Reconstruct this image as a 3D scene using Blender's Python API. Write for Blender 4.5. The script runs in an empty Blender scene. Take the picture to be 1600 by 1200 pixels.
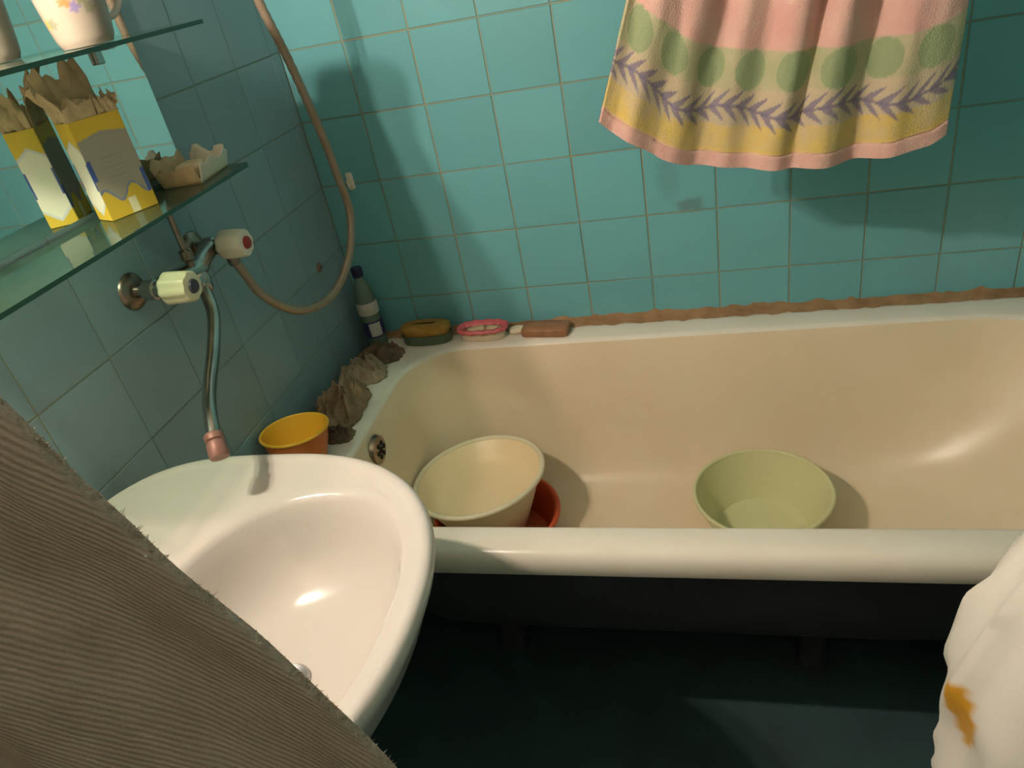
import bpy, bmesh, math, random
from mathutils import Vector, Matrix, noise

random.seed(7)
# ------------------------------------------------------------------ scene, camera, world, exposure
scene = bpy.context.scene
ZO = 0.68            # heights below are measured from the lowest grout line; floor lies ZO under it
ROWS = ((0.96505, 0.19358, -0.17645), (-0.04498, -0.54010, -0.84040), (-0.25800, 0.81899, -0.51252))
CAM = Vector((0.8686, -1.6057, 0.7314 + ZO))
r0, r1, r2 = [Vector(r).normalized() for r in ROWS]
r1 = (r1 - r0 * r1.dot(r0)).normalized(); r2 = r0.cross(r1)
cd = bpy.data.cameras.new('camera'); cam = bpy.data.objects.new('camera', cd)
scene.collection.objects.link(cam); scene.camera = cam
cm = Matrix((( r0.x, -r1.x, -r2.x, CAM.x), (r0.y, -r1.y, -r2.y, CAM.y), (r0.z, -r1.z, -r2.z, CAM.z), (0, 0, 0, 1)))
cam.matrix_world = cm
cd.sensor_width = 36; cd.lens = 36 * 1158.56 / 1600; cd.clip_start = 0.02
w = bpy.data.worlds.new('world'); scene.world = w; w.use_nodes = True
w.node_tree.nodes['Background'].inputs[0].default_value = (0.02, 0.02, 0.02, 1)
w.node_tree.nodes['Background'].inputs[1].default_value = 0.3
vs = scene.view_settings
vs.view_transform = 'Standard'; vs.look = 'None'; vs.gamma = 1; vs.use_curve_mapping = False
vs.exposure = 2.95
BULB = 440.0                       # strength of the wall lamp's bulb and of the added one
BULB_COL = (1.0, 0.80, 0.66)
LAMP = (0.0, -1.15, 1.02)

# ------------------------------------------------------------------ materials
MATS = {}
def mat(name, col=(.5,.5,.5), rough=.5, metal=0., trans=0., ior=1.45, var=0., vscale=8., col2=None, bump=0., bscale=60., attr=False,
        coat=0., sss=0., emit=0., objrand=0.):
    if name in MATS: return MATS[name]
    m = bpy.data.materials.new(name); m.use_nodes = True; MATS[name] = m
    nt = m.node_tree; b = nt.nodes['Principled BSDF']; L = nt.links
    b.inputs['Base Color'].default_value = (*col, 1); b.inputs['Roughness'].default_value = rough
    b.inputs['Metallic'].default_value = metal; b.inputs['IOR'].default_value = ior
    b.inputs['Transmission Weight'].default_value = trans; b.inputs['Coat Weight'].default_value = coat
    if emit:
        b.inputs['Emission Color'].default_value = (*BULB_COL, 1); b.inputs['Emission Strength'].default_value = emit
    src = None
    tc = nt.nodes.new('ShaderNodeTexCoord')
    geo = nt.nodes.new('ShaderNodeNewGeometry')
    if attr:
        a = nt.nodes.new('ShaderNodeVertexColor'); a.layer_name = 'print'; src = a.outputs['Color']
    if var:
        n = nt.nodes.new('ShaderNodeTexNoise'); n.inputs['Scale'].default_value = vscale; n.inputs['Detail'].default_value = 6
        L.new(geo.outputs['Position'], n.inputs['Vector'])
        rmp = nt.nodes.new('ShaderNodeMapRange'); rmp.inputs['From Min'].default_value = .35; rmp.inputs['From Max'].default_value = .7
        L.new(n.outputs['Fac'], rmp.inputs['Value'])
        mu = nt.nodes.new('ShaderNodeMath'); mu.operation = 'MULTIPLY'; mu.inputs[1].default_value = var
        L.new(rmp.outputs['Result'], mu.inputs[0])
        mx = nt.nodes.new('ShaderNodeMix'); mx.data_type = 'RGBA'
        L.new(mu.outputs[0], mx.inputs['Factor'])
        if src: L.new(src, mx.inputs['A'])
        else: mx.inputs['A'].default_value = (*col, 1)
        c2 = col2 or tuple(c * .6 for c in col)
        mx.inputs['B'].default_value = (*c2, 1); src = mx.outputs['Result']
    if objrand:
        oi = nt.nodes.new('ShaderNodeObjectInfo'); mr = nt.nodes.new('ShaderNodeMapRange')
        mr.inputs['To Min'].default_value = 1 - objrand; mr.inputs['To Max'].default_value = 1 + objrand
        L.new(oi.outputs['Random'], mr.inputs['Value'])
        vm = nt.nodes.new('ShaderNodeVectorMath'); vm.operation = 'SCALE'
        if src: L.new(src, vm.inputs[0])
        else: vm.inputs[0].default_value = col
        L.new(mr.outputs['Result'], vm.inputs['Scale']); src = vm.outputs['Vector']
    if src: L.new(src, b.inputs['Base Color'])
    if bump:
        n = nt.nodes.new('ShaderNodeTexNoise'); n.inputs['Scale'].default_value = bscale; n.inputs['Detail'].default_value = 4
        L.new(geo.outputs['Position'], n.inputs['Vector'])
        bp = nt.nodes.new('ShaderNodeBump'); bp.inputs['Strength'].default_value = bump; bp.inputs['Distance'].default_value = .004
        L.new(n.outputs['Fac'], bp.inputs['Height']); L.new(bp.outputs['Normal'], b.inputs['Normal'])
    return m

TEAL = (0.150, 0.425, 0.460)
mat('tile', TEAL, .22, var=.35, vscale=5, col2=(.145, .375, .40), objrand=.06)
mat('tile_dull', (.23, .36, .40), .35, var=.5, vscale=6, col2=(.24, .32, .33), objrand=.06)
def stain_tile():          # rusty smear on the back wall, a mark with a shape of its own
    m = MATS['tile']; nt = m.node_tree; L = nt.links; b = nt.nodes['Principled BSDF']
    src = b.inputs['Base Color'].links[0].from_socket
    geo = nt.nodes.new('ShaderNodeNewGeometry')
    def blob(c, sx, sz, prev, strength):
        sub = nt.nodes.new('ShaderNodeVectorMath'); sub.operation = 'SUBTRACT'; sub.inputs[1].default_value = c
        L.new(geo.outputs['Position'], sub.inputs[0])
        mul = nt.nodes.new('ShaderNodeVectorMath'); mul.operation = 'MULTIPLY'; mul.inputs[1].default_value = (1/sx, 1/.2, 1/sz)
        L.new(sub.outputs[0], mul.inputs[0])
        ln = nt.nodes.new('ShaderNodeVectorMath'); ln.operation = 'LENGTH'; L.new(mul.outputs[0], ln.inputs[0])
        n = nt.nodes.new('ShaderNodeTexNoise'); n.inputs['Scale'].default_value = 55; L.new(geo.outputs['Position'], n.inputs['Vector'])
        ad = nt.nodes.new('ShaderNodeMath'); ad.operation = 'ADD'; L.new(ln.outputs['Value'], ad.inputs[0]); L.new(n.outputs['Fac'], ad.inputs[1])
        mr = nt.nodes.new('ShaderNodeMapRange'); mr.inputs['From Min'].default_value = 1.0; mr.inputs['From Max'].default_value = 1.6
        mr.inputs['To Min'].default_value = strength; mr.inputs['To Max'].default_value = 0; L.new(ad.outputs[0], mr.inputs['Value'])
        mx = nt.nodes.new('ShaderNodeMix'); mx.data_type = 'RGBA'; L.new(mr.outputs[0], mx.inputs['Factor'])
        L.new(prev, mx.inputs['A']); mx.inputs['B'].default_value = (.10, .12, .09, 1)
        return mx.outputs['Result']
    src = blob((.845, 0, .165 + ZO), .035, .018, src, .5)
    src = blob((.80, 0, .225 + ZO), .03, .05, src, .22)
    src = blob((0.0, -.13, .153 + ZO), .001, .001, src, 0)
    L.new(src, b.inputs['Base Color'])
stain_tile()
mat('grout', (.20, .31, .25), .9, var=.9, vscale=9, col2=(.34, .29, .15), bump=.3)
mat('teal_paint', (.13, .42, .44), .55, var=.3, vscale=4)
mat('ceiling_paint', (.82, .80, .74), .9)
mat('front_paint', (.80, .77, .70), .8)
mat('floor', (.055, .11, .11), .45, var=.8, vscale=9, col2=(.045, .07, .075))
mat('mortar', (.36, .22, .11), .95, var=.7, vscale=30, col2=(.20, .11, .05), bump=.6, bscale=90)
mat('enamel', (.80, .68, .49), .30, var=.5, vscale=6, col2=(.74, .60, .41))
mat('rim_enamel', (.80, .76, .65), .25, var=.3, vscale=10, col2=(.74, .66, .52))
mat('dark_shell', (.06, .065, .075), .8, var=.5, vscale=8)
mat('ceramic', (.60, .57, .52), .14, var=.15, vscale=9, col2=(.55, .51, .44))
mat('chrome', (.46, .43, .40), .24, metal=1, var=.5, vscale=40, col2=(.30, .26, .20))
mat('dull_chrome', (.30, .26, .21), .35, metal=1, var=.6, vscale=60, col2=(.15, .09, .06))
mat('rust', (.30, .16, .13), .5, metal=.3, var=.7, vscale=80, col2=(.18, .08, .05))
mat('white_knob', (.78, .73, .58), .3)
mat('yellowed_knob', (.74, .68, .45), .3)
mat('red_mark', (.30, .03, .02), .4)
mat('dark_mark', (.05, .05, .07), .4)
mat('hose', (.36, .28, .20), .38, metal=.35, var=.4, vscale=30)
mat('black_hole', (.015, .013, .012), .8)
mat('orange', (.90, .48, .04), .35)
mat('orange_red', (.62, .16, .03), .4)
mat('red_plastic', (.55, .085, .025), .4)
mat('cream_plastic', (.92, .73, .46), .4)
mat('cream_rim', (.80, .72, .52), .4)
mat('sponge', (.46, .28, .06), .9, var=.7, vscale=70, col2=(.32, .17, .03), bump=.8, bscale=260)
mat('green_dish', (.10, .15, .09), .5)
mat('pink_dish', (.66, .14, .15), .45)
mat('white_dish', (.70, .60, .45), .45)
mat('soap', (.66, .50, .30), .5, var=.4, vscale=50)
mat('brown_soap', (.34, .17, .085), .5, var=.6, vscale=40, col2=(.24, .12, .06))
mat('rag_tan', (.36, .25, .15), .95, var=.8, vscale=25, col2=(.14, .10, .06), bump=.6, bscale=140)
mat('rag_dark', (.24, .16, .10), .95, var=.8, vscale=22, col2=(.05, .04, .035), bump=.6, bscale=140)
mat('rag_pale', (.44, .36, .26), .95, var=.7, vscale=25, col2=(.20, .13, .07), bump=.6, bscale=140)
mat('blue_cap', (.012, .012, .06), .4)
mat('bottle_label', (.55, .52, .46), .5)
mat('bottle_blue', (.03, .03, .12), .5)
mat('kraft', (.56, .40, .23), .8, var=.5, vscale=60)
mat('card_white', (.72, .66, .54), .6)
mat('print', attr=True, rough=.6)
mat('towel_print', attr=True, rough=.95, bump=.5, bscale=420)
mat('mug_print', attr=True, rough=.25)
mat('bag_print', attr=True, rough=.42)
mat('line', (.55, .52, .45), .7)
mat('peg', (.50, .38, .22), .6)
mat('lamp_base', (.60, .58, .54), .4)
mat('bulb', (1, 1, 1), .5, emit=BULB)
mat('steel', (.5, .5, .5), .3, metal=1)
m = mat('mirror', (.82, .88, .84), .02, metal=1)
m = mat('green_bowl', (.66, .65, .36), .35, trans=.0)
# glass of the shelves: see-through, green, reflecting more at grazing angles
def glass_mat(name, tint, rough=.03, mixmin=0.):
    m = bpy.data.materials.new(name); m.use_nodes = True; MATS[name] = m; nt = m.node_tree; nt.nodes.clear()
    o = nt.nodes.new('ShaderNodeOutputMaterial'); t = nt.nodes.new('ShaderNodeBsdfTransparent'); g = nt.nodes.new('ShaderNodeBsdfGlossy')
    t.inputs[0].default_value = (*tint, 1); g.inputs['Roughness'].default_value = rough; g.inputs['Color'].default_value = (.9, .95, .9, 1)
    fr = nt.nodes.new('ShaderNodeFresnel'); fr.inputs['IOR'].default_value = 1.5
    mx = nt.nodes.new('ShaderNodeMixShader'); nt.links.new(fr.outputs[0], mx.inputs[0]); nt.links.new(t.outputs[0], mx.inputs[1]); nt.links.new(g.outputs[0], mx.inputs[2])
    d = nt.nodes.new('ShaderNodeBsdfDiffuse'); d.inputs[0].default_value = (.30, .42, .34, 1)
    m2 = nt.nodes.new('ShaderNodeMixShader'); m2.inputs[0].default_value = mixmin
    nt.links.new(mx.outputs[0], m2.inputs[1]); nt.links.new(d.outputs[0], m2.inputs[2]); nt.links.new(m2.outputs[0], o.inputs[0])
glass_mat('shelf_glass', (.84, .93, .88), .06, .06)
mat('shelf_edge', (.03, .10, .075), .25)
glass_mat('bottle_clear', (.75, .80, .78), .1, .45)
# ribbed grey-brown towelling
def rib_mat():
    m = mat('rib_towel', (.60, .47, .38), .95, var=.6, vscale=30, col2=(.42, .32, .25)); nt = m.node_tree; L = nt.links
    b = nt.nodes['Principled BSDF']; g = nt.nodes.new('ShaderNodeNewGeometry')
    n = nt.nodes.new('ShaderNodeTexNoise'); n.inputs['Scale'].default_value = 30; L.new(g.outputs['Position'], n.inputs['Vector'])
    d = nt.nodes.new('ShaderNodeVectorMath'); d.operation = 'DOT_PRODUCT'; d.inputs[1].default_value = (.55 * 1500, 0, .84 * 1500)
    L.new(g.outputs['Position'], d.inputs[0])
    a = nt.nodes.new('ShaderNodeMath'); a.operation = 'MULTIPLY_ADD'; a.inputs[1].default_value = 9.0; L.new(n.outputs['Fac'], a.inputs[0]); L.new(d.outputs['Value'], a.inputs[2])
    s = nt.nodes.new('ShaderNodeMath'); s.operation = 'SINE'; L.new(a.outputs[0], s.inputs[0])
    n2 = nt.nodes.new('ShaderNodeTexNoise'); n2.inputs['Scale'].default_value = 500; L.new(g.outputs['Position'], n2.inputs['Vector'])
    a2 = nt.nodes.new('ShaderNodeMath'); a2.operation = 'MULTIPLY_ADD'; a2.inputs[1].default_value = 2.0; L.new(n2.outputs['Fac'], a2.inputs[0]); L.new(s.outputs[0], a2.inputs[2])
    bp = nt.nodes.new('ShaderNodeBump'); bp.inputs['Strength'].default_value = .5; bp.inputs['Distance'].default_value = .0008
    L.new(a2.outputs[0], bp.inputs['Height']); L.new(bp.outputs['Normal'], b.inputs['Normal'])
rib_mat()

# ------------------------------------------------------------------ mesh helpers (heights relative to the grout line)
COL = scene.collection
class MB:
    def __init__(s): s.v = []; s.f = []; s.mi = []; s.c = []
    def add(s, vs, fs, mi=0, cols=None):
        k = len(s.v); s.v += [tuple(p) for p in vs]; s.f += [tuple(i + k for i in f) for f in fs]; s.mi += [mi] * len(fs)
        s.c += cols if cols else [(1, 1, 1)] * len(vs)
        return s
    def box(s, a, b, mi=0):
        x0, y0, z0 = a; x1, y1, z1 = b
        return s.add([(x0,y0,z0),(x1,y0,z0),(x1,y1,z0),(x0,y1,z0),(x0,y0,z1),(x1,y0,z1),(x1,y1,z1),(x0,y1,z1)],
              [(0,3,2,1),(4,5,6,7),(0,1,5,4),(1,2,6,5),(2,3,7,6),(3,0,4,7)], mi)
    def rings(s, rs, mi=0, cap0=False, cap1=False, closed=False, cols=None):
        n = len(rs[0]); vs = [p for r in rs for p in r]; fs = []
        m = len(rs)
        for i in range(m if closed else m - 1):
            for j in range(n):
                a = i * n + j; b = i * n + (j + 1) % n; i2 = (i + 1) % m
                fs.append((a, b, i2 * n + (j + 1) % n, i2 * n + j))
        if cap0: fs.append(tuple(reversed(range(n))))
        if cap1: fs.append(tuple((m - 1) * n + j for j in range(n)))
        return s.add(vs, fs, mi, cols)
    def lathe(s, prof, c, n=40, mi=0, axis='Z', tilt=None, sx=1., sy=1., cap0=False, cap1=False, colfn=None):
        c = Vector(c); rs = []; cols = [] if colfn else None
        for r, h in prof:
            ring = []
            for k in range(n):
                a = 2 * math.pi * k / n; p = Vector((r * math.cos(a) * sx, r * math.sin(a) * sy, h))
                if axis == 'X': p = Vector((p.z, p.x, p.y))
                elif axis == 'Y': p = Vector((p.y, p.z, p.x))
                if tilt: p = tilt @ p
                ring.append(p + c)
                if colfn: cols.append(colfn(a, h))
            rs.append(ring)
        return s.rings(rs, mi, cap0, cap1, cols=cols)
    def tube(s, pts, r, n=12, mi=0, caps=True, wob=None):
        pts = [Vector(p) for p in pts]; rs = []; up = None
        for i, p in enumerate(pts):
            d = (pts[min(i + 1, len(pts) - 1)] - pts[max(i - 1, 0)]).normalized()
            if up is None: up = d.orthogonal().normalized()
            up = (up - d * up.dot(d)).normalized(); sd = d.cross(up)
            rr = r[i] if isinstance(r, (list, tuple)) else r
            rs.append([p + (up * math.cos(2*math.pi*k/n) + sd * math.sin(2*math.pi*k/n)) * rr for k in range(n)])
        return s.rings(rs, mi, caps, caps)
    def grid(s, fn, nu, nv, colfn=None, mi=0):
        vs = []; cols = []
        for j in range(nv + 1):
            for i in range(nu + 1):
                vs.append(fn(i / nu, j / nv)); cols.append(colfn(i / nu, j / nv) if colfn else (1, 1, 1))
        fs = [(j*(nu+1)+i, j*(nu+1)+i+1, (j+1)*(nu+1)+i+1, (j+1)*(nu+1)+i) for j in range(nv) for i in range(nu)]
        return s.add(vs, fs, mi, cols)
    def build(s, name, mats, parent=None, smooth=40, recalc=True, solid=0., bevel=0., colors=False, origin=None):
        me = bpy.data.meshes.new(name)
        o0 = Vector(parent['_o']) if parent is not None and '_o' in parent else None
        if o0 is None:
            if origin is None:
                xs, ys, zs = zip(*s.v); origin = ((min(xs)+max(xs))/2, (min(ys)+max(ys))/2, min(zs))
            o0 = Vector(origin)
        me.from_pydata([tuple(Vector(p) - o0) for p in s.v], [], s.f)
        if isinstance(mats, str): mats = [mats]
        for mm in mats: me.materials.append(MATS[mm])
        if len(mats) > 1:
            for p, i in zip(me.polygons, s.mi): p.material_index = i
        if colors:
            at = me.color_attributes.new('print', 'FLOAT_COLOR', 'POINT')
            for i, c in enumerate(s.c): at.data[i].color = (*c, 1)
        if recalc:
            bm = bmesh.new(); bm.from_mesh(me); bmesh.ops.recalc_face_normals(bm, faces=bm.faces); bm.to_mesh(me); bm.free()
        if smooth:
            me.shade_smooth(); me.set_sharp_from_angle(angle=math.radians(smooth))
        me.update()
        o = bpy.data.objects.new(name, me); COL.objects.link(o)
        if parent is not None: o.parent = parent
        else: o.location = (o0.x, o0.y, o0.z + ZO)
        o['_o'] = tuple(o0)
        if solid:
            md = o.modifiers.new('solid', 'SOLIDIFY'); md.thickness = solid; md.offset = 0
        if bevel:
            md = o.modifiers.new('bevel', 'BEVEL'); md.width = bevel; md.segments = 3; md.limit_method = 'ANGLE'
        return o
def thing(name, label, cat, loc, group=None):
    o = bpy.data.objects.new(name, None); COL.objects.link(o); o.empty_display_size = .05
    o.location = (loc[0], loc[1], loc[2] + ZO); o['_o'] = tuple(loc)
    return tag(o, label, cat, group)
def tag(o, label, cat, group=None):
    o['label'] = label; o['category'] = cat
    if group: o['group'] = group
    return o
def struct(o, label=None):
    o['kind'] = 'structure'
    if label: o['label'] = label
    return o
def spline(pts, n=8):
    P = [Vector(p) for p in pts]; out = []
    for i in range(len(P) - 1):
        a = P[max(i-1, 0)]; b = P[i]; c = P[i+1]; d = P[min(i+2, len(P)-1)]
        for k in range(n):
            t = k / n
            out.append(.5 * ((2*b) + (c-a)*t + (2*a-5*b+4*c-d)*t*t + (3*b-a-3*c+d)*t**3))
    out.append(P[-1]); return out
def rrect(x0, x1, y0, y1, r, z, n=14, rr_=None):
    q = rr_ or r
    out = []
    for cx, cy, a0, r in ((x1-q, y1-q, 0, q), (x0+r, y1-r, 90, r), (x0+r, y0+r, 180, r), (x1-q, y0+q, 270, q)):
        for k in range(n):
            a = math.radians(a0 + 90 * k / (n - 1)); out.append((cx + r*math.cos(a), cy + r*math.sin(a), z))
    return out
def fbm(p, sc, oct=3):
    v = 0; a = 1; q = Vector(p) * sc
    for _ in range(oct): v += a * noise.noise(q); q = q * 2.03 + Vector((3.1, 1.7, 5.3)); a *= .5
    return v

# ------------------------------------------------------------------ the room
RX, RY0, ZT, ZF = 1.75, -2.25, 1.82, -ZO
fl = struct(MB().box((-.1, RY0-.1, ZF-.1), (RX+.1, .1, ZF)).build('floor', 'floor', smooth=0), 'dark greenish floor under the bathtub')
struct(MB().box((-.1, RY0-.1, ZT), (RX+.1, .1, ZT+.1)).build('ceiling', 'ceiling_paint', smooth=0))
wb = struct(MB().box((-.1, .0013, ZF), (RX+.1, .1, ZT)).build('wall_back', 'grout', smooth=0), 'wall of turquoise glazed tiles with tan grout behind the bathtub')
wl = struct(MB().box((-.1, RY0, ZF), (-.0006, .0011, ZT)).build('wall_left', 'grout', smooth=0), 'wall of blue-green tiles behind the tap and glass shelves')
struct(MB().box((RX, RY0, ZF), (RX+.1, .004, ZT)).build('wall_right', 'teal_paint', smooth=0))
struct(MB().box((-.1, RY0-.1, ZF), (RX+.1, RY0, ZT)).build('wall_front', 'front_paint', smooth=0))
T = .15
def tile_mesh(name, w_, h_, mn):
    bm = bmesh.new(); g = .0014 if mn == 'tile' else .0007; ch = .0010; d = .0065
    def q(x0, x1, z0, z1, y): return [bm.verts.new((x, y, z)) for x, z in ((x0, z0), (x1, z0), (x1, z1), (x0, z1))]
    a = q(g, w_-g, g, h_-g, d - .004 + .004); b = q(g, w_-g, g, h_-g, .0012); c = q(g+ch, w_-g-ch, g+ch, h_-g-ch, -.0005)
    for i in range(4):
        j = (i+1) % 4; bm.faces.new((a[i], a[j], b[j], b[i])); bm.faces.new((b[i], b[j], c[j], c[i]))
    bm.faces.new(c); bmesh.ops.recalc_face_normals(bm, faces=bm.faces)

    me = bpy.data.meshes.new(name); bm.to_mesh(me); bm.free(); me.materials.append(MATS[mn]); return me
TM = {}
def tile(wall, x, z, w_, h_, side):
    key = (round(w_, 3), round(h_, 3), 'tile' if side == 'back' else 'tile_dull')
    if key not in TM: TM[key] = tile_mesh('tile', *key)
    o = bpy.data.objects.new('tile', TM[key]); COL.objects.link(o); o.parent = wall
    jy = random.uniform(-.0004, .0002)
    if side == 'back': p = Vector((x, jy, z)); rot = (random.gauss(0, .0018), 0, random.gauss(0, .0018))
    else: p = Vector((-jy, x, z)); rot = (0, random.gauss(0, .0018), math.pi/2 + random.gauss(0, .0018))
    o.location = p - Vector(wall['_o']); o.rotation_euler = rot
for c in range(12):
    for r in range(-2, 8):
        wd = min(T, RX - c*T)
        if wd > .02: tile(wb, c*T, r*T, wd, T, 'back')
# left wall: local x of a tile runs towards +y after the quarter turn
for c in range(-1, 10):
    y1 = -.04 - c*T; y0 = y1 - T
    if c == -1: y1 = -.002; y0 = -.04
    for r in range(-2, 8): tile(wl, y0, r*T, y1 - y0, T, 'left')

# broken line of mortar where the tub meets the tiles
s = MB()
N = 140; prof = []
rs = []
for i in range(N + 1):
    x = .02 + (RX - .04) * i / N
    h = .006 + .010 * max(0, fbm((x, 0, 0), 22)) + .007 * max(0, fbm((x, 4, 0), 70))
    if x < .5: h *= .7
    if x > 1.05: h *= .75
    dd = .030 + .010 * fbm((x, 9, 0), 30)
    rs.append([(x, -.0005, -.104), (x, -.0005, -.098 + h * 1.5), (x, -.004, -.099 + h * 1.3), (x, -dd * .6, -.098 + h * .6), (x, -dd, -.1)])
s.rings(rs, cap0=True, cap1=True)
struct(s.build('trim_1', 'mortar', smooth=60), 'crumbling brown mortar seam along the back edge of the bathtub')

# ------------------------------------------------------------------ bathtub
TX0, TX1, TY0, TY1 = .015, 1.735, -.788, -.006
tub = thing('bathtub', 'old cream enamel bathtub along the turquoise tiled wall', 'bathtub', (.83, -.41, ZF))
def rr(d, z, r): return rrect(TX0+d, TX1-d, TY0+d, TY1-d, r, z)
def inn(t, z, r, xl, xr, yf, yb): return rrect(xl, xr, yf, yb, r, z, rr_=min(.27, (yb - yf)*.46))
rim = MB()
rim.rings([rr(.012, -.150, .05), rr(.002, -.146, .055), rr(-.001, -.135, .06), rr(0, -.118, .06), rr(.006, -.107, .06), rr(.016, -.101, .06), rr(.03, -.1, .06),
           inn(0, -.1005, .155, .150, 1.665, -.728, -.083), inn(0, -.103, .152, .156, 1.659, -.722, -.089), inn(0, -.109, .150, .161, 1.653, -.716, -.094)])
rim.build('rim', 'rim_enamel', tub, smooth=50)
sh = MB()
sh.rings([inn(0, -.109, .150, .161, 1.653, -.716, -.094), inn(0, -.130, .150, .168, 1.640, -.710, -.100), inn(0, -.20, .16, .180, 1.600, -.699, -.112),
          inn(0, -.30, .17, .198, 1.53, -.680, -.130), inn(0, -.38, .18, .218, 1.45, -.660, -.148), inn(0, -.43, .18, .242, 1.38, -.638, -.170),
          inn(0, -.458, .17, .275, 1.30, -.610, -.200), inn(0, -.470, .14, .32, 1.14, -.57, -.24), inn(0, -.474, .10, .40, 1.0, -.50, -.31)], cap1=True)
sh.build('basin', 'enamel', tub, smooth=60)
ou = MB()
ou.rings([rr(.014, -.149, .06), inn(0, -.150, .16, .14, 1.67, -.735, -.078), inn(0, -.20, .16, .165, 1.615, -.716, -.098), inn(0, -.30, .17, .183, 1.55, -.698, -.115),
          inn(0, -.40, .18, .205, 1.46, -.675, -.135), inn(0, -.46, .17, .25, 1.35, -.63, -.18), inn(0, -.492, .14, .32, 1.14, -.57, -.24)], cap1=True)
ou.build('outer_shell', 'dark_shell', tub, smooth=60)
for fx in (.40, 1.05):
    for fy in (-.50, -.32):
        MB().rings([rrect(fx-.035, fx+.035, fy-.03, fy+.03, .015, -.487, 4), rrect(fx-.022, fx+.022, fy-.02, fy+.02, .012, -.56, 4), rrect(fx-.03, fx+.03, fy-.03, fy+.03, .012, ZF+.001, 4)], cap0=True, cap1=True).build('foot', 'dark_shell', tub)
ov = MB().lathe([(.0, .006), (.020, .006), (.031, .003), (.034, -.006)], (.176, -.435, -.152), 28, axis='X').build('overflow_grate', 'dull_chrome', tub)
for k in range(6):
    a = k * math.pi / 3
    MB().lathe([(0, .0012), (.0055, .0012), (.0055, -.002)], (.1825, -.435 + .015*math.cos(a), -.152 + .015*math.sin(a)), 10, axis='X').build('drain_hole', 'black_hole', ov)
MB().lathe([(0, .0065), (.0075, .0065), (.0075, 0)], (.1770, -.435, -.152), 12, axis='X').build('screw', 'black_hole', ov)
MB().lathe([(0, .002), (.026, .003), (.03, 0), (.03, -.006)], (.50, -.405, -.473), 24).build('drain', 'dull_chrome', tub)

# ------------------------------------------------------------------ washbasin
sink = thing('washbasin', 'white ceramic washbasin with a long spout above it', 'washbasin', (.28, -1.12, -.06))
def sring(cx, cy, af, ab, ay, nf, nb, z, n=112, zf=None):
    out = []
    for k in range(n):
        a = 2*math.pi*k/n; c = math.cos(a); s_ = math.sin(a); ax, e = (af, nf) if c >= 0 else (ab, nb)
        # radius along direction of a superellipse
        r = (abs(c/ax)**e + abs(s_/ay)**e) ** (-1/e)
        x = cx + r*c; y = cy + r*s_
        out.append((x, y, z if zf is None else zf(x, y, z)))
    return out
b = MB()
SR = lambda d, z: sring(.28, -1.12, .282-d, .268-d*.3, .286-d, 2.25, 3.6, z)
BR = lambda f, z, n=2.3: sring(.385 - .03*(1-f), -1.12, .136*f, .150*f + .012, .198*f, n, n, z)
b.rings([SR(.20, -.06), SR(.16, -.055), SR(.10, -.01), SR(.05, .04), SR(.022, .085), SR(.010, .115), SR(.002, .130), SR(0, .140), SR(.002, .147), SR(.007, .151), SR(.013, .1515), SR(.019, .149),
         SR(.024, .1460), sring(.385, -1.12, .143, .17, .214, 2.3, 2.4, .144), BR(1.02, .141), BR(.985, .133), BR(.94, .110), BR(.88, .080), BR(.80, .055), BR(.68, .036), BR(.5, .024), BR(.3, .018), BR(.12, .016)], cap0=True, cap1=True)
b.build('bowl', 'ceramic', sink, smooth=70)
dr = MB().lathe([(.0, -.003), (.012, -.002), (.018, .002), (.024, .003), (.027, 0), (.027, -.004)], (.362, -1.12, .0185), 24).build('drain', 'steel', sink)
MB().tube(spline([(.30, -1.12, -.04), (.30, -1.12, -.16), (.29, -1.12, -.22), (.24, -1.12, -.24), (.19, -1.12, -.20), (.15, -1.12, -.15), (.05, -1.12, -.14), (-.002, -1.12, -.14)], 5), .018, 14).build('trap_pipe', 'white_dish', sink)
for yy in (-1.28, -.96):
    s = MB(); s.box((0, yy-.012, .02), (.16, yy+.012, .035)); s.box((0, yy-.012, -.10), (.012, yy+.012, .02)); s.build('bracket', 'dark_shell', sink)

# ------------------------------------------------------------------ wall tap with long spout
tap = thing('mixer_tap', 'chrome wall mixer tap with two white knobs and a long spout', 'tap', (0, -.605, .345))
YC, YH, ZM = -.690, -.515, .362
for yy in (YC, YH):
    MB().lathe([(.0, .010), (.016, .010), (.026, .005), (.030, .0), (.030, -.002)], (.001, yy, ZM), 26, axis='X').build('wall_flange', 'dull_chrome', tap)
    MB().lathe([(.011, 0), (.011, .022), (.016, .022), (.016, .040), (.013, .042), (.013, .062)], (.006, yy, ZM), 20, axis='X', cap0=True, cap1=True).build('valve_stem', 'chrome', tap)
MB().tube([(.040, YC, ZM), (.044, -.65, ZM-.004), (.052, -.615, ZM-.010), (.052, -.59, ZM-.010), (.044, -.555, ZM-.004), (.040, YH, ZM)], [.014, .015, .018, .018, .015, .014], 16).build('body', 'chrome', tap)
for yy, mname, mk, x0 in ((YC, 'yellowed_knob', 'dark_mark', .062), (YH, 'white_knob', 'red_mark', .058)):
    kn = MB(); n = 40; rs = []
    for r, h in ((.013, 0), (.022, .002), (.0255, .008), (.0250, .030), (.0240, .044), (.0215, .049), (.013, .050)):
        rs.append([(x0 + h, yy + (r*(1 + .05*math.cos(a*8)))*math.cos(a), ZM + (r*(1 + .05*math.cos(a*8)))*math.sin(a)) for a in [2*math.pi*k/n for k in range(n)]])
    kn.rings(rs, cap0=True, cap1=True); ko = kn.build('knob', mname, tap, smooth=50)
    MB().lathe([(0, .004), (.010, .003), (.0115, 0), (.0115, -.003)], (x0 + .0505, yy, ZM), 18, axis='X').build('index_cap', mk, ko)
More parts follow.
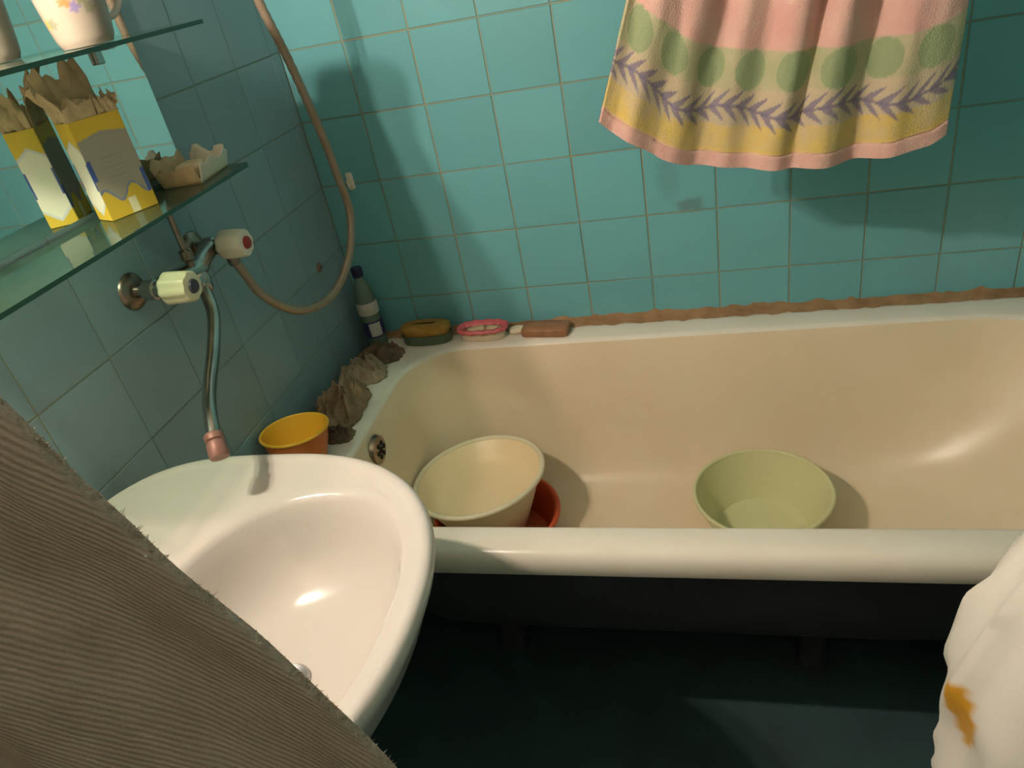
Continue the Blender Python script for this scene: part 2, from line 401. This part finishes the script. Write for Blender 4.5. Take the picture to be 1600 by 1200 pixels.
MB().lathe([(.006, 0), (.006, .012), (.010, .016), (.010, .03), (.0055, .034), (.0048, .085), (.006, .092), (.004, .096)], (.060, -.612, ZM), 16, cap0=True, cap1=True).build('diverter_lever', 'dull_chrome', tap)
MB().lathe([(.014, 0), (.018, .008), (.018, .030), (.013, .036)], (.064, -.612, ZM - .045), 18, cap0=True, cap1=True).build('spout_nut', 'chrome', tap)
sp = spline([(.064, -.612, ZM-.03), (.082, -.632, .318), (.104, -.665, .296), (.135, -.735, .272), (.165, -.80, .262), (.195, -.855, .258), (.215, -.888, .252), (.232, -.917, .238)], 6)
MB().tube(sp, [.0105 - .0015*i/len(sp) for i in range(len(sp))], 14).build('spout', 'chrome', tap)
d = (Vector((.252, -.948, .205)) - Vector((.230, -.915, .240))).normalized()
q = Vector((0, 0, 1)).rotation_difference(d).to_matrix()
MB().lathe([(.010, 0), (.0125, .003), (.0125, .010), (.0105, .012), (.0125, .015), (.0135, .033), (.012, .036), (.008, .036)], (.229, -.913, .243), 20, tilt=q, cap0=True, cap1=True).build('nozzle', 'rust', tap)

# ------------------------------------------------------------------ shower hose and its hand shower above the picture
hz = thing('shower_hose', 'beige metal shower hose looping down from above to the tap', 'hose', (.1, -.35, .15))
hp = spline([(.062, -.505, .335), (.070, -.500, .300), (.082, -.485, .245), (.100, -.420, .182), (.120, -.320, .164), (.140, -.240, .210), (.148, -.190, .290), (.148, -.195, .375), (.150, -.212, .460), (.150, -.250, .600), (.146, -.285, .710), (.135, -.30, .85), (.11, -.30, 1.0), (.085, -.30, 1.10)], 14)
MB().tube(hp, [.0082 + (.0006 if i % 2 else -.0003) for i in range(len(hp))], 12).build('hose', 'hose', hz, smooth=80)
MB().tube([(.060, -.508, .352), (.061, -.506, .343), (.063, -.504, .322)], [.010, .0115, .0105], 12).build('nut', 'dull_chrome', hz)
hs = thing('hand_shower', 'hand shower resting in a holder on the left wall above the hose', 'shower', (0, -.30, 1.08))
MB().tube([(.084, -.30, 1.095), (.082, -.30, 1.15), (.09, -.30, 1.24), (.11, -.30, 1.28)], [.010, .012, .012, .011], 14).build('handle', 'white_knob', hs)
q = Matrix.Rotation(math.radians(125), 3, 'Y')
MB().lathe([(.012, -.015), (.026, 0), (.036, .016), (.036, .024), (.0, .026)], (.118, -.30, 1.285), 24, tilt=q, cap0=True).build('head', 'white_knob', hs)
MB().tube([(-.002, -.30, 1.14), (.03, -.30, 1.14), (.06, -.30, 1.14)], [.026, .014, .014], 14).build('holder', 'chrome', hs)
MB().lathe([(.021, -.012), (.021, .012), (.013, .012), (.013, -.012)], (.083, -.30, 1.14), 18).build('holder_ring', 'chrome', hs)

# ------------------------------------------------------------------ mirror, glass shelves
MB().box((.0005, -1.10, .494), (.0055, -.462, .90)).build('mirror', 'mirror', smooth=0)
mo = bpy.data.objects['mirror']; tag(mo, 'frameless mirror behind the glass shelves reflecting turquoise tiles', 'mirror')
def shelf(z, x1, y1, y0, label):
    t = thing('glass_shelf', label, 'shelf', (0, (y0+y1)/2, z-.03), 'glass shelves in front of the mirror')
    g = MB(); h = .006; e = rrect(.0065, x1, y0, y1, .012, 0, 6)
    n = len(e); vs = [(x, y, z - h) for x, y, _ in e] + [(x, y, z) for x, y, _ in e]
    g.add(vs, [tuple(reversed(range(n))), tuple(range(n, 2*n))], 0)
    k = len(g.v); g.add(vs, [(i, (i+1) % n, n + (i+1) % n, n + i) for i in range(n)], 1)
    g.build('glass_panel', ['shelf_glass', 'shelf_edge'], t, smooth=0, recalc=False)
    for yy in (y1 - .10, y0 + .10):
        s = MB(); s.box((.0058, yy-.008, z-.03), (.012, yy+.008, z+.012)); s.box((.0058, yy-.008, z-.0125), (.040, yy+.008, z-.0068)); s.build('bracket', 'chrome', t, bevel=.0015)
    return t
ZL, ZU = .485, .703
shelf(ZL, .140, -.470, -1.085, 'lower glass shelf holding the yellow carton and the torn soap box')
shelf(ZU, .142, -.455, -1.085, 'upper glass shelf carrying the flowered mug')

# carton with torn open top
YEL = (.62, .41, .035); WHT = (.72, .67, .56); BLU = (.05, .09, .30); GRY = (.30, .27, .22)
def face_narrow(u, v):
    e = .16 + .10*abs(math.sin(v*9)); top = .80 - .10*abs(u-.5)*2; bot = .20 - .12*(.5-abs(u-.5))*2
    if bot < v < top:
        if u < .10 or u > .90: return BLU if .32 < v < .60 and (u < .06 or u > .93) else WHT
        return WHT
    if bot-.035 < v <= bot or top <= v < top+.03: return (.55, .55, .58)
    return YEL
def face_wide(u, v):
    zz = .22 + .07*math.sin(u*11 + .6); top = .86 - .1*abs(u-.5)
    if zz < v < top:
        if (u < .07 and .40 < v < .62) or (u > .92 and zz < v < zz+.25): return BLU
        if v < zz + .03: return (.18, .20, .32)
        if .25 < u < .75 and .35 < v < .62 and (int(v*60) % 3 == 0): return (.27, .24, .20)
        return GRY
    return YEL if not (.45 < u < .62 and v < .16) else (.78, .70, .45)
A = Vector((.060, -.727, ZL + .0012)); ex = Vector((.030, .064, 0)).normalized(); ey = Vector((-ex.y, ex.x, 0))   # ex along the wide side, ey away from the viewer's corner (towards the wall)
W, D, H = .072, .040, .135
ct = thing('carton', 'yellow white and blue cardboard carton with torn open top', 'box', (A.x, A.y, ZL))
def fc(o, a, bvec, fn, nu, nv): 
    m_ = MB(); m_.grid(lambda u, v: o + a*u + bvec*v, nu, nv, fn); return m_
up = Vector((0, 0, 1)) * H
bodym = MB()
for o, a, fn, nu in ((A, ex*W, face_wide, 60), (A + ey*D, -ey*D, face_narrow, 40), (A + ex*W, ey*D, face_narrow, 24), (A + ex*W + ey*D, -ex*W, face_wide, 60)):
    g = fc(o, a, up, fn, nu, 90); bodym.add(g.v, g.f, 0, g.c)
bodym.add([A, A+ex*W, A+ex*W+ey*D, A+ey*D], [(0, 1, 2, 3)], 0, [YEL]*4)
bodym.build('body', 'print', ct, smooth=0, recalc=False, solid=.0012, colors=True)
def flap(o, a, outv, h, seed):
    def fn(u, v):
        jag = 1 + .5*fbm((u*3+seed, seed, 0), 1.5) + .2*noise.noise(Vector((u*14, seed, 0)))
        p = o + a*u + Vector((0, 0, 1))*(h*v*jag) + outv*(v*v*.35*h + .006*fbm((u, v, seed), 4))
        return p
    MB().grid(fn, 14, 8).build('torn_flap', 'kraft', ct, smooth=50, solid=.001)
T0 = A + up
flap(T0 + ey*D, -ey*D, -ex, .050, 1.3); flap(T0, ex*W*.6, -ey*.3, .022, 4.7); flap(T0 + ex*W*.62, ex*W*.38, ey*.6, .020, 8.1); flap(T0 + ex*W + ey*D, -ex*W, ey, .060, 2.2); flap(T0 + ex*W, ey*D, ex, .022, 6.4)
ins = MB()
def insf(u, v):
    p = T0 + ex*W*u + ey*D*v; e = max(0, 4*u*(1-u))*max(0, 4*v*(1-v)); return p + Vector((0, 0, -.02 + .055*e**.5*(1 - .45*u) + .012*fbm(p, 60)))
ins.grid(insf, 24, 16); ins.build('crumpled_paper', 'kraft', ct, smooth=30)

# torn soap box lying at the shelf end, with soap
sb = thing('soap_box', 'torn open white and brown soap carton at the end of the lower shelf', 'box', (.075, -.515, ZL))
O = Vector((.112, -.575, ZL + .0008)); a1 = Vector((-.012, .100, 0)); a2 = Vector((-.066, -.006, 0))
def tray(u, v): return O + a1*u + a2*v
s = MB(); s.grid(lambda u, v: tray(u, v) + Vector((0, 0, .0012)), 6, 6); s.build('base', 'card_white', sb, solid=.001)
def sidew(o, a, h, out, seed, m_='card_white', name='side'):
    def fn(u, v): return o + a*u + Vector((0, 0, 1))*(h*v*(1 + .35*fbm((u*2 + seed, seed, 0), 1.6))) + out*v*.3*h
    MB().grid(fn, 12, 5).build(name, m_, sb, smooth=50, solid=.0011)
sidew(O, a1, .026, -a2.normalized(), 2.0); sidew(O + a2, a1, .036, a2.normalized(), 5.0, 'kraft'); sidew(O, a2, .026, -a1.normalized(), 7.0, 'kraft', 'end_flap'); sidew(O + a1, a2, .034, a1.normalized(), 9.0, 'card_white', 'end_flap')
sm = MB(); c0 = tray(.42, .5) + Vector((0, 0, .003))
sm.rings([[c0 + Vector((.020*f*math.cos(t)*abs(math.cos(t))**-.3, .030*f*math.sin(t)*abs(math.sin(t))**-.3, h)) for t in [2*math.pi*(k+.13)/28 for k in range(28)]] for f, h in ((.8, 0), (1, .005), (1, .014), (.85, .021), (.4, .024))], cap0=True, cap1=True)
tag(sm.build('soap_bar', 'soap', smooth=60), 'tan soap bar lying inside the torn carton on the shelf', 'soap')

# mug on the upper shelf
mug = thing('mug', 'cream china mug with small painted flowers on the upper shelf', 'mug', (.085, -.655, ZU + .0008))
fl_ = [(random.uniform(3.6, 6.6), random.uniform(.03, .09), random.choice([(.36, .17, .07), (.20, .17, .26), (.38, .27, .08), (.20, .20, .13)])) for _ in range(9)]
fl_ += [(5.2, .052, (.38, .17, .06)), (5.45, .045, (.19, .16, .28))]
def mugcol(a, h):
    for fa, fh, fc_ in fl_:
        dx = (a - fa) * .034; dy = h - fh
        if dx*dx + dy*dy < .006**2 * (1 + .5*math.cos(5*math.atan2(dy, dx))): return fc_
    return (.30, .265, .21)
mp = [(.0, .001), (.030, .001), (.032, .0)] + [(.034 + .012*(t**.6), .004 + .096*t) for t in [k/40 for k in range(41)]] + [(.0445, .1015), (.043, .099)] + [(.043 - .011*t, .099 - .091*t) for t in [k/8 for k in range(1, 9)]] + [(.0, .007)]
MB().lathe(mp, (.085, -.655, ZU + .0008), 96, colfn=mugcol).build('body', 'mug_print', mug, smooth=60, colors=True)
hd = Vector((.45, .89, 0)).normalized()
MB().tube(spline([Vector((.085, -.655, ZU)) + hd*r_ + Vector((0, 0, z_)) for r_, z_ in ((.041, .082), (.058, .086), (.068, .070), (.064, .046), (.050, .030), (.038, .028))], 6), .0045, 10).build('handle', 'ceramic', mug)

# ------------------------------------------------------------------ wall lamp above the mirror (lights the room)
lp = thing('wall_lamp', 'wall lamp above the mirror with an added bulb for its reflection', 'lamp', (0, LAMP[1], LAMP[2]+.1))
MB().lathe([(0, .02), (.045, .016), (.05, 0), (.05, -.004)], (.0, LAMP[1], 1.18), 28, axis='X').build('base', 'lamp_base', lp)
for bx_ in (.024, .086):  # bulb nearer the wall is added, standing in for the lamp's mirror image
    MB().tube(spline([(.015, LAMP[1], 1.18), (bx_*.8, LAMP[1], 1.165), (bx_, LAMP[1], 1.12), (bx_, LAMP[1], LAMP[2]+.045)], 5), .006, 10).build('arm', 'lamp_base', lp)
    MB().lathe([(.009, .050), (.010, .022), (.009, .0155)], (bx_, LAMP[1], LAMP[2]), 18, cap0=True, cap1=True).build('socket', 'lamp_base', lp)
    MB().lathe([(.001, -.016), (.006, -.0145), (.0095, -.010), (.0110, -.003), (.0105, .004), (.008, .010), (.006, .0153)], (bx_, LAMP[1], LAMP[2]), 16).build('bulb', 'bulb', lp)

# ------------------------------------------------------------------ things on the tub's rim
ZR = -.0998

# bottle in the corner
bt = thing('bottle', 'slim plastic bottle with dark blue cap standing in the tub corner', 'bottle', (.050, -.052, ZR))
MB().lathe([(0, .002), (.024, 0), (.026, .004), (.026, .075), (.024, .084), (.026, .092), (.026, .120), (.022, .150), (.014, .178), (.0115, .186), (.0115, .192)], (.050, -.052, ZR), 28).build('body', 'bottle_clear', bt, smooth=60)
MB().lathe([(.0264, .030), (.0268, .032), (.0268, .072), (.0264, .074)], (.050, -.052, ZR), 28).build('lower_label', 'bottle_blue', bt)
MB().lathe([(.0264, .092), (.0268, .093), (.0268, .118), (.0258, .124)], (.050, -.052, ZR), 28).build('upper_label', 'bottle_label', bt)
MB().lathe([(.0135, .190), (.0140, .192), (.0140, .210), (.0125, .213), (0, .213)], (.050, -.052, ZR), 20, cap0=True).build('cap', 'blue_cap', bt)
lb = MB(); lb.grid(lambda u, v: (.050 + .0272*math.cos(-2.1 + u*1.1 + .6), -.052 + .0272*math.sin(-2.1 + u*1.1 + .6), ZR + .034 + .036*v), 8, 3); lb.build('label_panel', 'bottle_label', bt)

def oval(a_, b_, c, prof, rot=0, n=44, e=2.6):
    rs = []
    for f, h in prof:
        ring = []
        for k in range(n):
            t = 2*math.pi*k/n; cc, ss = math.cos(t), math.sin(t); r = (abs(cc)**e + abs(ss)**e)**(-1/e)
            x, y = (a_+f)*r*cc, (b_+f)*r*ss
            ring.append((c[0] + x*math.cos(rot) - y*math.sin(rot), c[1] + x*math.sin(rot) + y*math.cos(rot), c[2] + h))
        rs.append(ring)
    return rs
sd = thing('soap_dish', 'dark green oval soap dish holding an ochre sponge', 'soap dish', (.188, -.053, ZR), 'soap dishes on the back rim')
MB().rings(oval(.066, .031, (.188, -.053, ZR), [(-.012, 0), (-.004, .001), (.0, .024), (.001, .026), (-.002, .026), (-.006, .006), (-.02, .005)]), cap0=True, cap1=True).build('dish', 'green_dish', sd)
spg = MB().rings(oval(.061, .027, (.188, -.053, ZR), [(-.003, .0065), (.0, .011), (.0, .026), (.004, .034), (.003, .046), (-.004, .050), (-.03, .050)]), cap0=True, cap1=True)
tag(spg.build('sponge', 'sponge', smooth=60), 'ochre bath sponge lying in the dark green soap dish', 'sponge')
pd = thing('soap_dish', 'white soap dish with wavy pink rim holding soap pieces', 'soap dish', (.335, -.053, ZR), 'soap dishes on the back rim')
pz = (.335, -.053, ZR)
MB().rings(oval(.060, .029, pz, [(-.012, 0), (-.006, .001), (-.002, .024), (-.004, .024), (-.010, .009), (-.025, .008)]), cap0=True, cap1=True).build('dish', 'white_dish', pd)
rs = []
for f, h in ((-.003, .022), (.003, .023), (.006, .028), (.003, .033), (-.006, .032), (-.011, .024), (-.006, .021)):
    ring = oval(.060, .029, pz, [(f, h)], n=88)[0]
    rs.append([(x, y, z + .0011*math.sin(k*2*math.pi/88*14)) for k, (x, y, z) in enumerate(ring)])
MB().rings(rs, closed=True).build('wavy_rim', 'pink_dish', pd, smooth=60)
for k, (dx, dy, a_, b_, ro) in enumerate(((-.018, .001, .024, .014, .35), (.026, -.004, .017, .011, -.1))):
    so = MB().rings(oval(a_, b_, (.335+dx, -.053+dy, ZR+.0085), [(-.004, 0), (0, .004), (0, .014 + .004*k), (-.004, .019 + .003*k), (-.01, .020 + .003*k)], ro), cap0=True, cap1=True).build('soap_bar', 'soap', smooth=60)
    tag(so, ('larger left soap piece in the pink-rimmed dish', 'smaller right soap piece in the pink-rimmed dish')[k], 'soap', 'soap pieces in the pink dish')
bs = MB().rings(oval(.058, .027, (.492, -.050, ZR), [(-.003, 0), (0, .003), (0, .018), (-.003, .021), (-.02, .0215)], -.10, e=9), cap0=True, cap1=True).build('laundry_soap', 'brown_soap', smooth=45)
tag(bs, 'rectangular brown block of laundry soap on the back rim', 'soap')
cs = MB().rings(oval(.020, .014, (.416, -.038, ZR), [(-.004, 0), (0, .003), (0, .011), (-.004, .014), (-.01, .015)], .25), cap0=True, cap1=True).build('soap_sliver', 'cream_rim', smooth=60)
tag(cs, 'small cream soap sliver between pink dish and brown block', 'soap')

def rag(c, rx, ry, h, seed, m_, label, rot=0):
    "a square cloth dropped in a heap, with narrow creased ridges and pointed corners"
    s = MB(); nr, nu = 40, 120; rs = []
    def ridge(x, y, sd, p): return (1 - min(1, abs(noise.noise(Vector((x, y, sd))))*2.4))**p
    for j in range(nr + 1):
        f = 1 - j / nr; ring = []
        for i in range(nu):
            t = 2*math.pi*i/nu; cc, ss = math.cos(t), math.sin(t)
            k = (abs(cc)**3.6 + abs(ss)**3.6)**(-1/3.6)*(1 + .10*noise.noise(Vector((cc*1.4, ss*1.4, seed))) + .03*math.sin(13*t + seed))
            ux, uy = f*cc, f*ss
            wx = ux + .35*noise.noise(Vector((ux*1.5, uy*1.5, seed + 9))); wy = uy + .35*noise.noise(Vector((ux*1.5, uy*1.5, seed + 17)))
            r1_ = ridge(wx*2.6, wy*1.1, seed, 1.6); r2_ = ridge(wx*1.3, wy*3.4, seed + 5, 1.8); r3_ = ridge(wx*5, wy*4, seed + 3, 1.5)
            z = h*min(1, (1 - f)*2.2 + .08)**.8*(.22 + .50*r1_ + .42*r2_ + .14*r3_)
            if j == 0: z = 0
            x, y = ux*rx*k, uy*ry*k
            ring.append((max(.002, c[0] + x*math.cos(rot) - y*math.sin(rot)), c[1] + x*math.sin(rot) + y*math.cos(rot), ZR + z))
        rs.append(ring)
    s.rings(rs, cap0=True, cap1=True)
    return tag(s.build('rag', m_, smooth=180), label, 'rag', 'crumpled rags on the left rim')
rag((.080, -.122, 0), .062, .036, .036, 3.2, 'rag_dark', 'small dark brown rag at the foot of the bottle')
rag((.068, -.212, 0), .060, .050, .044, 7.9, 'rag_pale', 'pale tan crumpled rag between the two darker rags', .3)
rag((.068, -.350, 0), .060, .084, .055, 1.4, 'rag_tan', 'large brown crumpled rag in the middle of the left rim', .1)
rag((.110, -.455, 0), .034, .026, .024, 5.5, 'rag_dark', 'small blackish rag beside the orange bowl')

def bowl(name, c, prof_out, prof_in, mo, mi_, label, cat, tilt=None, n=72, rimm=None):
    t = thing(name, label, cat, c)
    MB().lathe(prof_out, c, n, tilt=tilt, cap0=True).build('outer_wall', mo, t, smooth=50)
    MB().lathe(prof_in, c, n, tilt=tilt, cap1=True).build('inner_wall', mi_, t, smooth=50)
    if rimm:
        r, h, k = rimm[1]; MB().rings([[ (Vector(c) + ((tilt or Matrix.Identity(3)) @ Vector(((r + k*math.cos(b_))*math.cos(2*math.pi*i/n), (r + k*math.cos(b_))*math.sin(2*math.pi*i/n), h + k*math.sin(b_))))) for i in range(n)] for b_ in [2*math.pi*j/10 for j in range(10)]], closed=True).build('rolled_rim', rimm[0], t, smooth=80)
    return t
yb_t = Matrix.Rotation(math.radians(-6), 3, 'X')
bowl('plastic_bowl', (.074, -.550, ZR+.0035), [(.040, 0), (.046, .006), (.058, .045), (.066, .080)], [(.066, .080), (.063, .080), (.055, .045), (.043, .008), (.030, .005)], 'orange_red', 'orange', 'bright orange plastic bowl on the left rim behind the washbasin', 'bowl', yb_t, rimm=('orange', (.0660, .080, .003)))

# ------------------------------------------------------------------ basins standing in the tub
ZB = -.4735
bowl('red_basin', (.381, -.374, ZB+.001), [(.105, 0), (.115, .004), (.134, .070), (.141, .085)], [(.141, .085), (.135, .084), (.129, .070), (.110, .008), (.07, .006)], 'red_plastic', 'red_plastic', 'red plastic basin under the cream basin in the bathtub', 'basin', rimm=('red_plastic', (.142, .084, .006)))
ctl = Matrix.Rotation(math.radians(-4), 3, 'Y') @ Matrix.Rotation(math.radians(-2), 3, 'X')
bowl('cream_basin', (.366, -.366, ZB+.0165), [(.062, 0), (.070, .004), (.103, .075), (.146, .172)], [(.146, .172), (.142, .170), (.128, .140), (.105, .122), (.06, .114), (.02, .112)], 'cream_rim', 'cream_plastic', 'round cream basin inside the bathtub next to the washbasin', 'basin', ctl, rimm=('cream_rim', (.148, .171, .006)))
bowl('green_basin', (.965, -.335, ZB+.001), [(.085, 0), (.098, .004), (.126, .070), (.139, .112)], [(.139, .112), (.136, .111), (.122, .070), (.094, .009), (.06, .006)], 'green_bowl', 'green_bowl', 'pale green translucent plastic basin in the middle of the bathtub', 'basin', rimm=('green_bowl', (.140, .111, .0045)))

# ------------------------------------------------------------------ small fittings on the tiles
hk = thing('wall_hook', 'small cream plastic hook stuck on the back wall near the corner', 'hook', (.078, -.001, .29))
MB().rings([rrect(.070, .086, .288, .328, .004, 0, 4) and [(x, -.0008 - k, z) for x, z, _ in rrect(.070+i, .086-i, .288+i, .328-i, .004, 0, 4)] for k, i in ((0, 0), (.004, 0), (.006, .002))], cap0=True, cap1=True).build('plate', 'card_white', hk)
MB().tube(spline([(.078, -.006, .306), (.078, -.014, .300), (.078, -.018, .306), (.078, -.018, .313)], 4), .003, 8).build('peg', 'card_white', hk)
rp = thing('rusty_plug', 'rusty screw plug in the left wall inside the hose loop', 'plug', (0, -.13, .153))
MB().lathe([(0, .006), (.006, .005), (.010, .002), (.012, 0)], (.0006, -.13, .153), 14, axis='X').build('plug', 'rust', rp)
MB().box((.0055, -.1345, .1522), (.0070, -.1255, .1538)).build('slot', 'black_hole', rp, smooth=0)

# ------------------------------------------------------------------ pink towel on a clothesline over the tub
TY = -.33
def interp(x, pts):
    for (a, b_), (c, d_) in zip(pts, pts[1:]):
        if x <= c: t = (x-a)/(c-a); t = t*t*(3-2*t) if False else t; return b_ + (d_-b_)*t
    return pts[-1][1]
HEM = [(0, .448), (.03, .434), (.12, .405), (.22, .370), (.30, .350), (.45, .334), (.58, .326), (.72, .324), (.86, .328), (.96, .338), (1.0, .350)]
ZLINE = 1.18
PINK = (.66, .36, .31); PINK2 = (.70, .47, .38); BEI = (.55, .45, .29); YL = (.66, .48, .10); GRN = (.25, .34, .17); PUR = (.15, .125, .22)
def mixc(a, b_, t): t = max(0, min(1, t)); return tuple(p + (q_-p)*t for p, q_ in zip(a, b_))
def tow_col(s_, h):
    "s_ = metres along the width, h = metres above the hem"
    n1 = fbm((s_*22, h*22, 1), 1, 3)*.5; n2 = fbm((s_*90, h*30, 4), 1, 2)*.5
    if h < .020: return mixc(PINK2, PINK, .5 + n2)
    if h < .028: return mixc(PINK2, YL, (h-.02)/.008)
    if h < .066: c = mixc(YL, BEI, .45 + .9*n1 + .4*n2)
    elif h < .178: c = mixc(BEI, (.50, .43, .30), .5 + n1)
    else: c = mixc(PINK, PINK2, .5 + n1 + .3*n2)
    # green medallions band
    if .108 < h < .19:
        k = s_ / .062; fx = (k - math.floor(k) - .5) * .062; hy = h - .148
        if (fx/.023)**2 + (hy/.029)**2 < 1 + .3*n2: c = mixc(c, GRN, .85)
        elif abs(hy) < .029: c = mixc(c, (.40, .42, .22), .55 + n1)
    # purple leafy scroll
    st = .088 + .008*math.sin(s_*40)
    dh = h - st
    if abs(dh) < .0025: c = mixc(c, PUR, .7)
    if abs(dh) < .026 and fbm((s_*9, 7, 0), 1, 1) > -.22:
        lean = .55 if dh > 0 else -.55
        ph = (s_ - abs(dh)*.9) / .020; fx = abs(ph - math.floor(ph) - .5)
        wdt = .30*max(0, 1 - (abs(dh)/.025)**2)
        if fx < wdt + .08*n2: c = mixc(c, mixc(PUR, (.22, .19, .27), .5 + n1), .8)
    # looser purple scroll on the right and left ends
    return c
TW = .50
def tow_pos(u, v):
    hem = interp(u, HEM); zl = ZLINE
    z = hem + (zl - hem)*v
    h = z - hem
    xl = .714 + (z - .446)*.36 if z < .64 else .784 + (z-.64)*.05
    xr = 1.237 + (z - .35)*.05
    x = xl + (xr-xl)*u
    amp = .012 + .006*v
    y = TY + amp*math.sin(u*19 + 1.2*math.sin(u*7) + .5*v) + .006*math.sin(u*43 + 2*v) + .004*fbm((u*9, v*5, 2), 1)
    y -= .045*math.exp(-((u-.05)/.10)**2)*(1-v)           # left strip turned towards the viewer
    cr = (u - .60 - .03*v)                                    # crease a bit right of the middle
    y += .030*math.exp(-(cr/.030)**2)*(.35 + .65*min(1, max(0, (h)/.25)))
    if h < .02: y -= .003
    return Vector((x, y, z))
tw = thing('bath_towel', 'pink towel with green, purple and yellow border hanging over the tub', 'towel', (.97, TY, .324))
g = MB()
NU, NV = 420, 220
def vv(t): return t**1.6 if True else t
g.grid(lambda u, v: tow_pos(u, vv(v)), NU, NV, lambda u, v: tow_col(u*TW, (ZLINE - interp(u, HEM))*vv(v)))
# over the line and a short way down the back

g.build('cloth', 'towel_print', tw, smooth=80, recalc=False, solid=.006, colors=True)
cl = thing('clothesline', 'thin clothesline stretched above the bathtub', 'line', (.0, TY, ZLINE))
MB().tube([(-.003, TY, ZLINE+.006), (.5, TY, ZLINE+.004), (1.0, TY, ZLINE+.002), (1.4, TY, ZLINE+.004), (RX+.002, TY, ZLINE+.006)], .003, 8).build('cord', 'line', cl)
for k, x in enumerate((.86, 1.20)):
    pg = thing('clothes_peg', ('wooden clothes peg at the left top of the pink towel', 'wooden clothes peg at the right top of the pink towel')[k], 'peg', (x, TY, ZLINE-.03), 'clothes pegs on the line')
    for sgn in (-1, 1):
        s = MB(); s.box((x-.005, TY+sgn*.007-.003+sgn*.012, ZLINE-.04), (x+.005, TY+sgn*.007+.003+sgn*.012, ZLINE+.035)); s.build('jaw', 'peg', pg, bevel=.001)

# ------------------------------------------------------------------ ribbed grey-brown towel hanging from a hook near the viewer
GY = -1.43
gt = thing('hand_towel', 'ribbed grey-brown towel hanging close in front of the washbasin', 'towel', (.3, GY, .29))
def gpos(u, v):
    z = 1.26 - (1.26 - .29)*v
    xr = .7195 - (z - .414)*.46 - 1.3*max(0, z - .72)**1.5 + .0015*math.sin(v*40); xl = .035 + .04*(1-v)
    xr = max(xr, .10); x = xl + (xr-xl)*u
    y = GY + (.012 + .012*(1-v))*math.sin(u*15 + .8*math.sin(v*3)) * (1-u**6) + .006*fbm((u*5, v*6, 0), 1)
    return Vector((x, y, z))
g = MB(); g.grid(gpos, 120, 120); g.build('cloth', 'rib_towel', gt, smooth=80, recalc=False, solid=.004)
fz = MB()
for k in range(9000):
    v = random.random(); p = gpos(1.0, v) + Vector((random.uniform(-.003, .001), random.uniform(-.002, .002), 0))
    L_ = random.uniform(.0008, .0022)*(1.6 if fbm((v*30, 0, 0), 1) > .15 else .8)
    d = Vector((random.gauss(.9, .3), random.gauss(0, .5), random.gauss(.35, .5))).normalized()
    s_ = d.cross(Vector((random.random(), random.random(), random.random()))).normalized()*.00035
    fz.add([p + s_, p - s_, p + d*L_], [(0, 1, 2)])
o = fz.build('fuzz', 'rib_towel', gt, smooth=0, recalc=False); o['kind'] = 'stuff'
gh = thing('towel_hook', 'metal hook on the left wall carrying the grey-brown towel', 'hook', (0, GY, 1.25))
MB().lathe([(0, .006), (.018, .004), (.02, 0), (.02, -.006)], (-.003, GY, 1.27), 18, axis='X').build('plate', 'steel', gh)
MB().tube(spline([(.0, GY, 1.27), (.05, GY, 1.262), (.13, GY, 1.262), (.15, GY, 1.285)], 5), .005, 10).build('peg', 'steel', gh)

# ------------------------------------------------------------------ white plastic bag at the right
bg = thing('plastic_bag', 'white plastic bag with orange print standing at the right beside the tub', 'bag', (1.36, -1.10, ZF))
g = MB(); rs = []; cols = []
NB = 120; NZ = 110
for j in range(NZ + 1):
    t = j / NZ; z = ZF + .001 + (.31 + ZO)*t
    f = (.80 + .34*min(1, t*1.6)**.7) if t < .72 else 1.14 - .50*((t-.72)/.28)**1.4
    ring = []
    for i in range(NB):
        a = 2*math.pi*i/NB; p = Vector((math.cos(a), math.sin(a), z*3.2))
        k = 1 + .10*fbm(p, .9, 2)
        # sharp plastic folds: ridged noise
        rg = 1 - abs(noise.noise(Vector((math.cos(a)*2.3 + z*2.2, math.sin(a)*2.3 - z*1.1, z*4.1)))*2)
        rg2 = 1 - abs(noise.noise(Vector((math.cos(a)*4.6, math.sin(a)*4.6 + 3, z*8.3)))*2)
        k += .085*(rg - .6) + .020*(rg2 - .6)
        x = 1.325 + .215*f*k*math.cos(a); y = -1.10 + .155*f*k*math.sin(a)
        ring.append((x, y, z))
        c = (.72, .69, .60)
        da = (a - 3.18); dz = z - .022
        if (da/.13)**2 + (dz/.042)**2 < 1 + .5*fbm((a*5, z*14, 0), 1): c = (.66, .34, .03)
        cols.append(c)
    rs.append(ring)
g.rings(rs, cap0=True, cols=cols)
top = rs[-1]; 
g.build('bag_body', 'bag_print', bg, smooth=70, colors=True, solid=.001, recalc=True)
kn = MB(); cx = sum(p[0] for p in top)/NB; cy = sum(p[1] for p in top)/NB; zt = top[0][2]
rs = [[(cx + (x-cx)*f, cy + (y-cy)*f, zt + h) for x, y, _ in top] for f, h in ((1, 0), (.75, .018), (.42, .035), (.18, .05), (.12, .065), (.22, .09), (.34, .12), (.30, .135))]
kn.rings(rs); kn.c = [(.72, .69, .60)]*len(kn.v); kn.build('tied_neck', 'bag_print', bg, smooth=70, colors=True, solid=.001)

for o in list(bpy.data.objects):
    if '_o' in o: del o['_o']
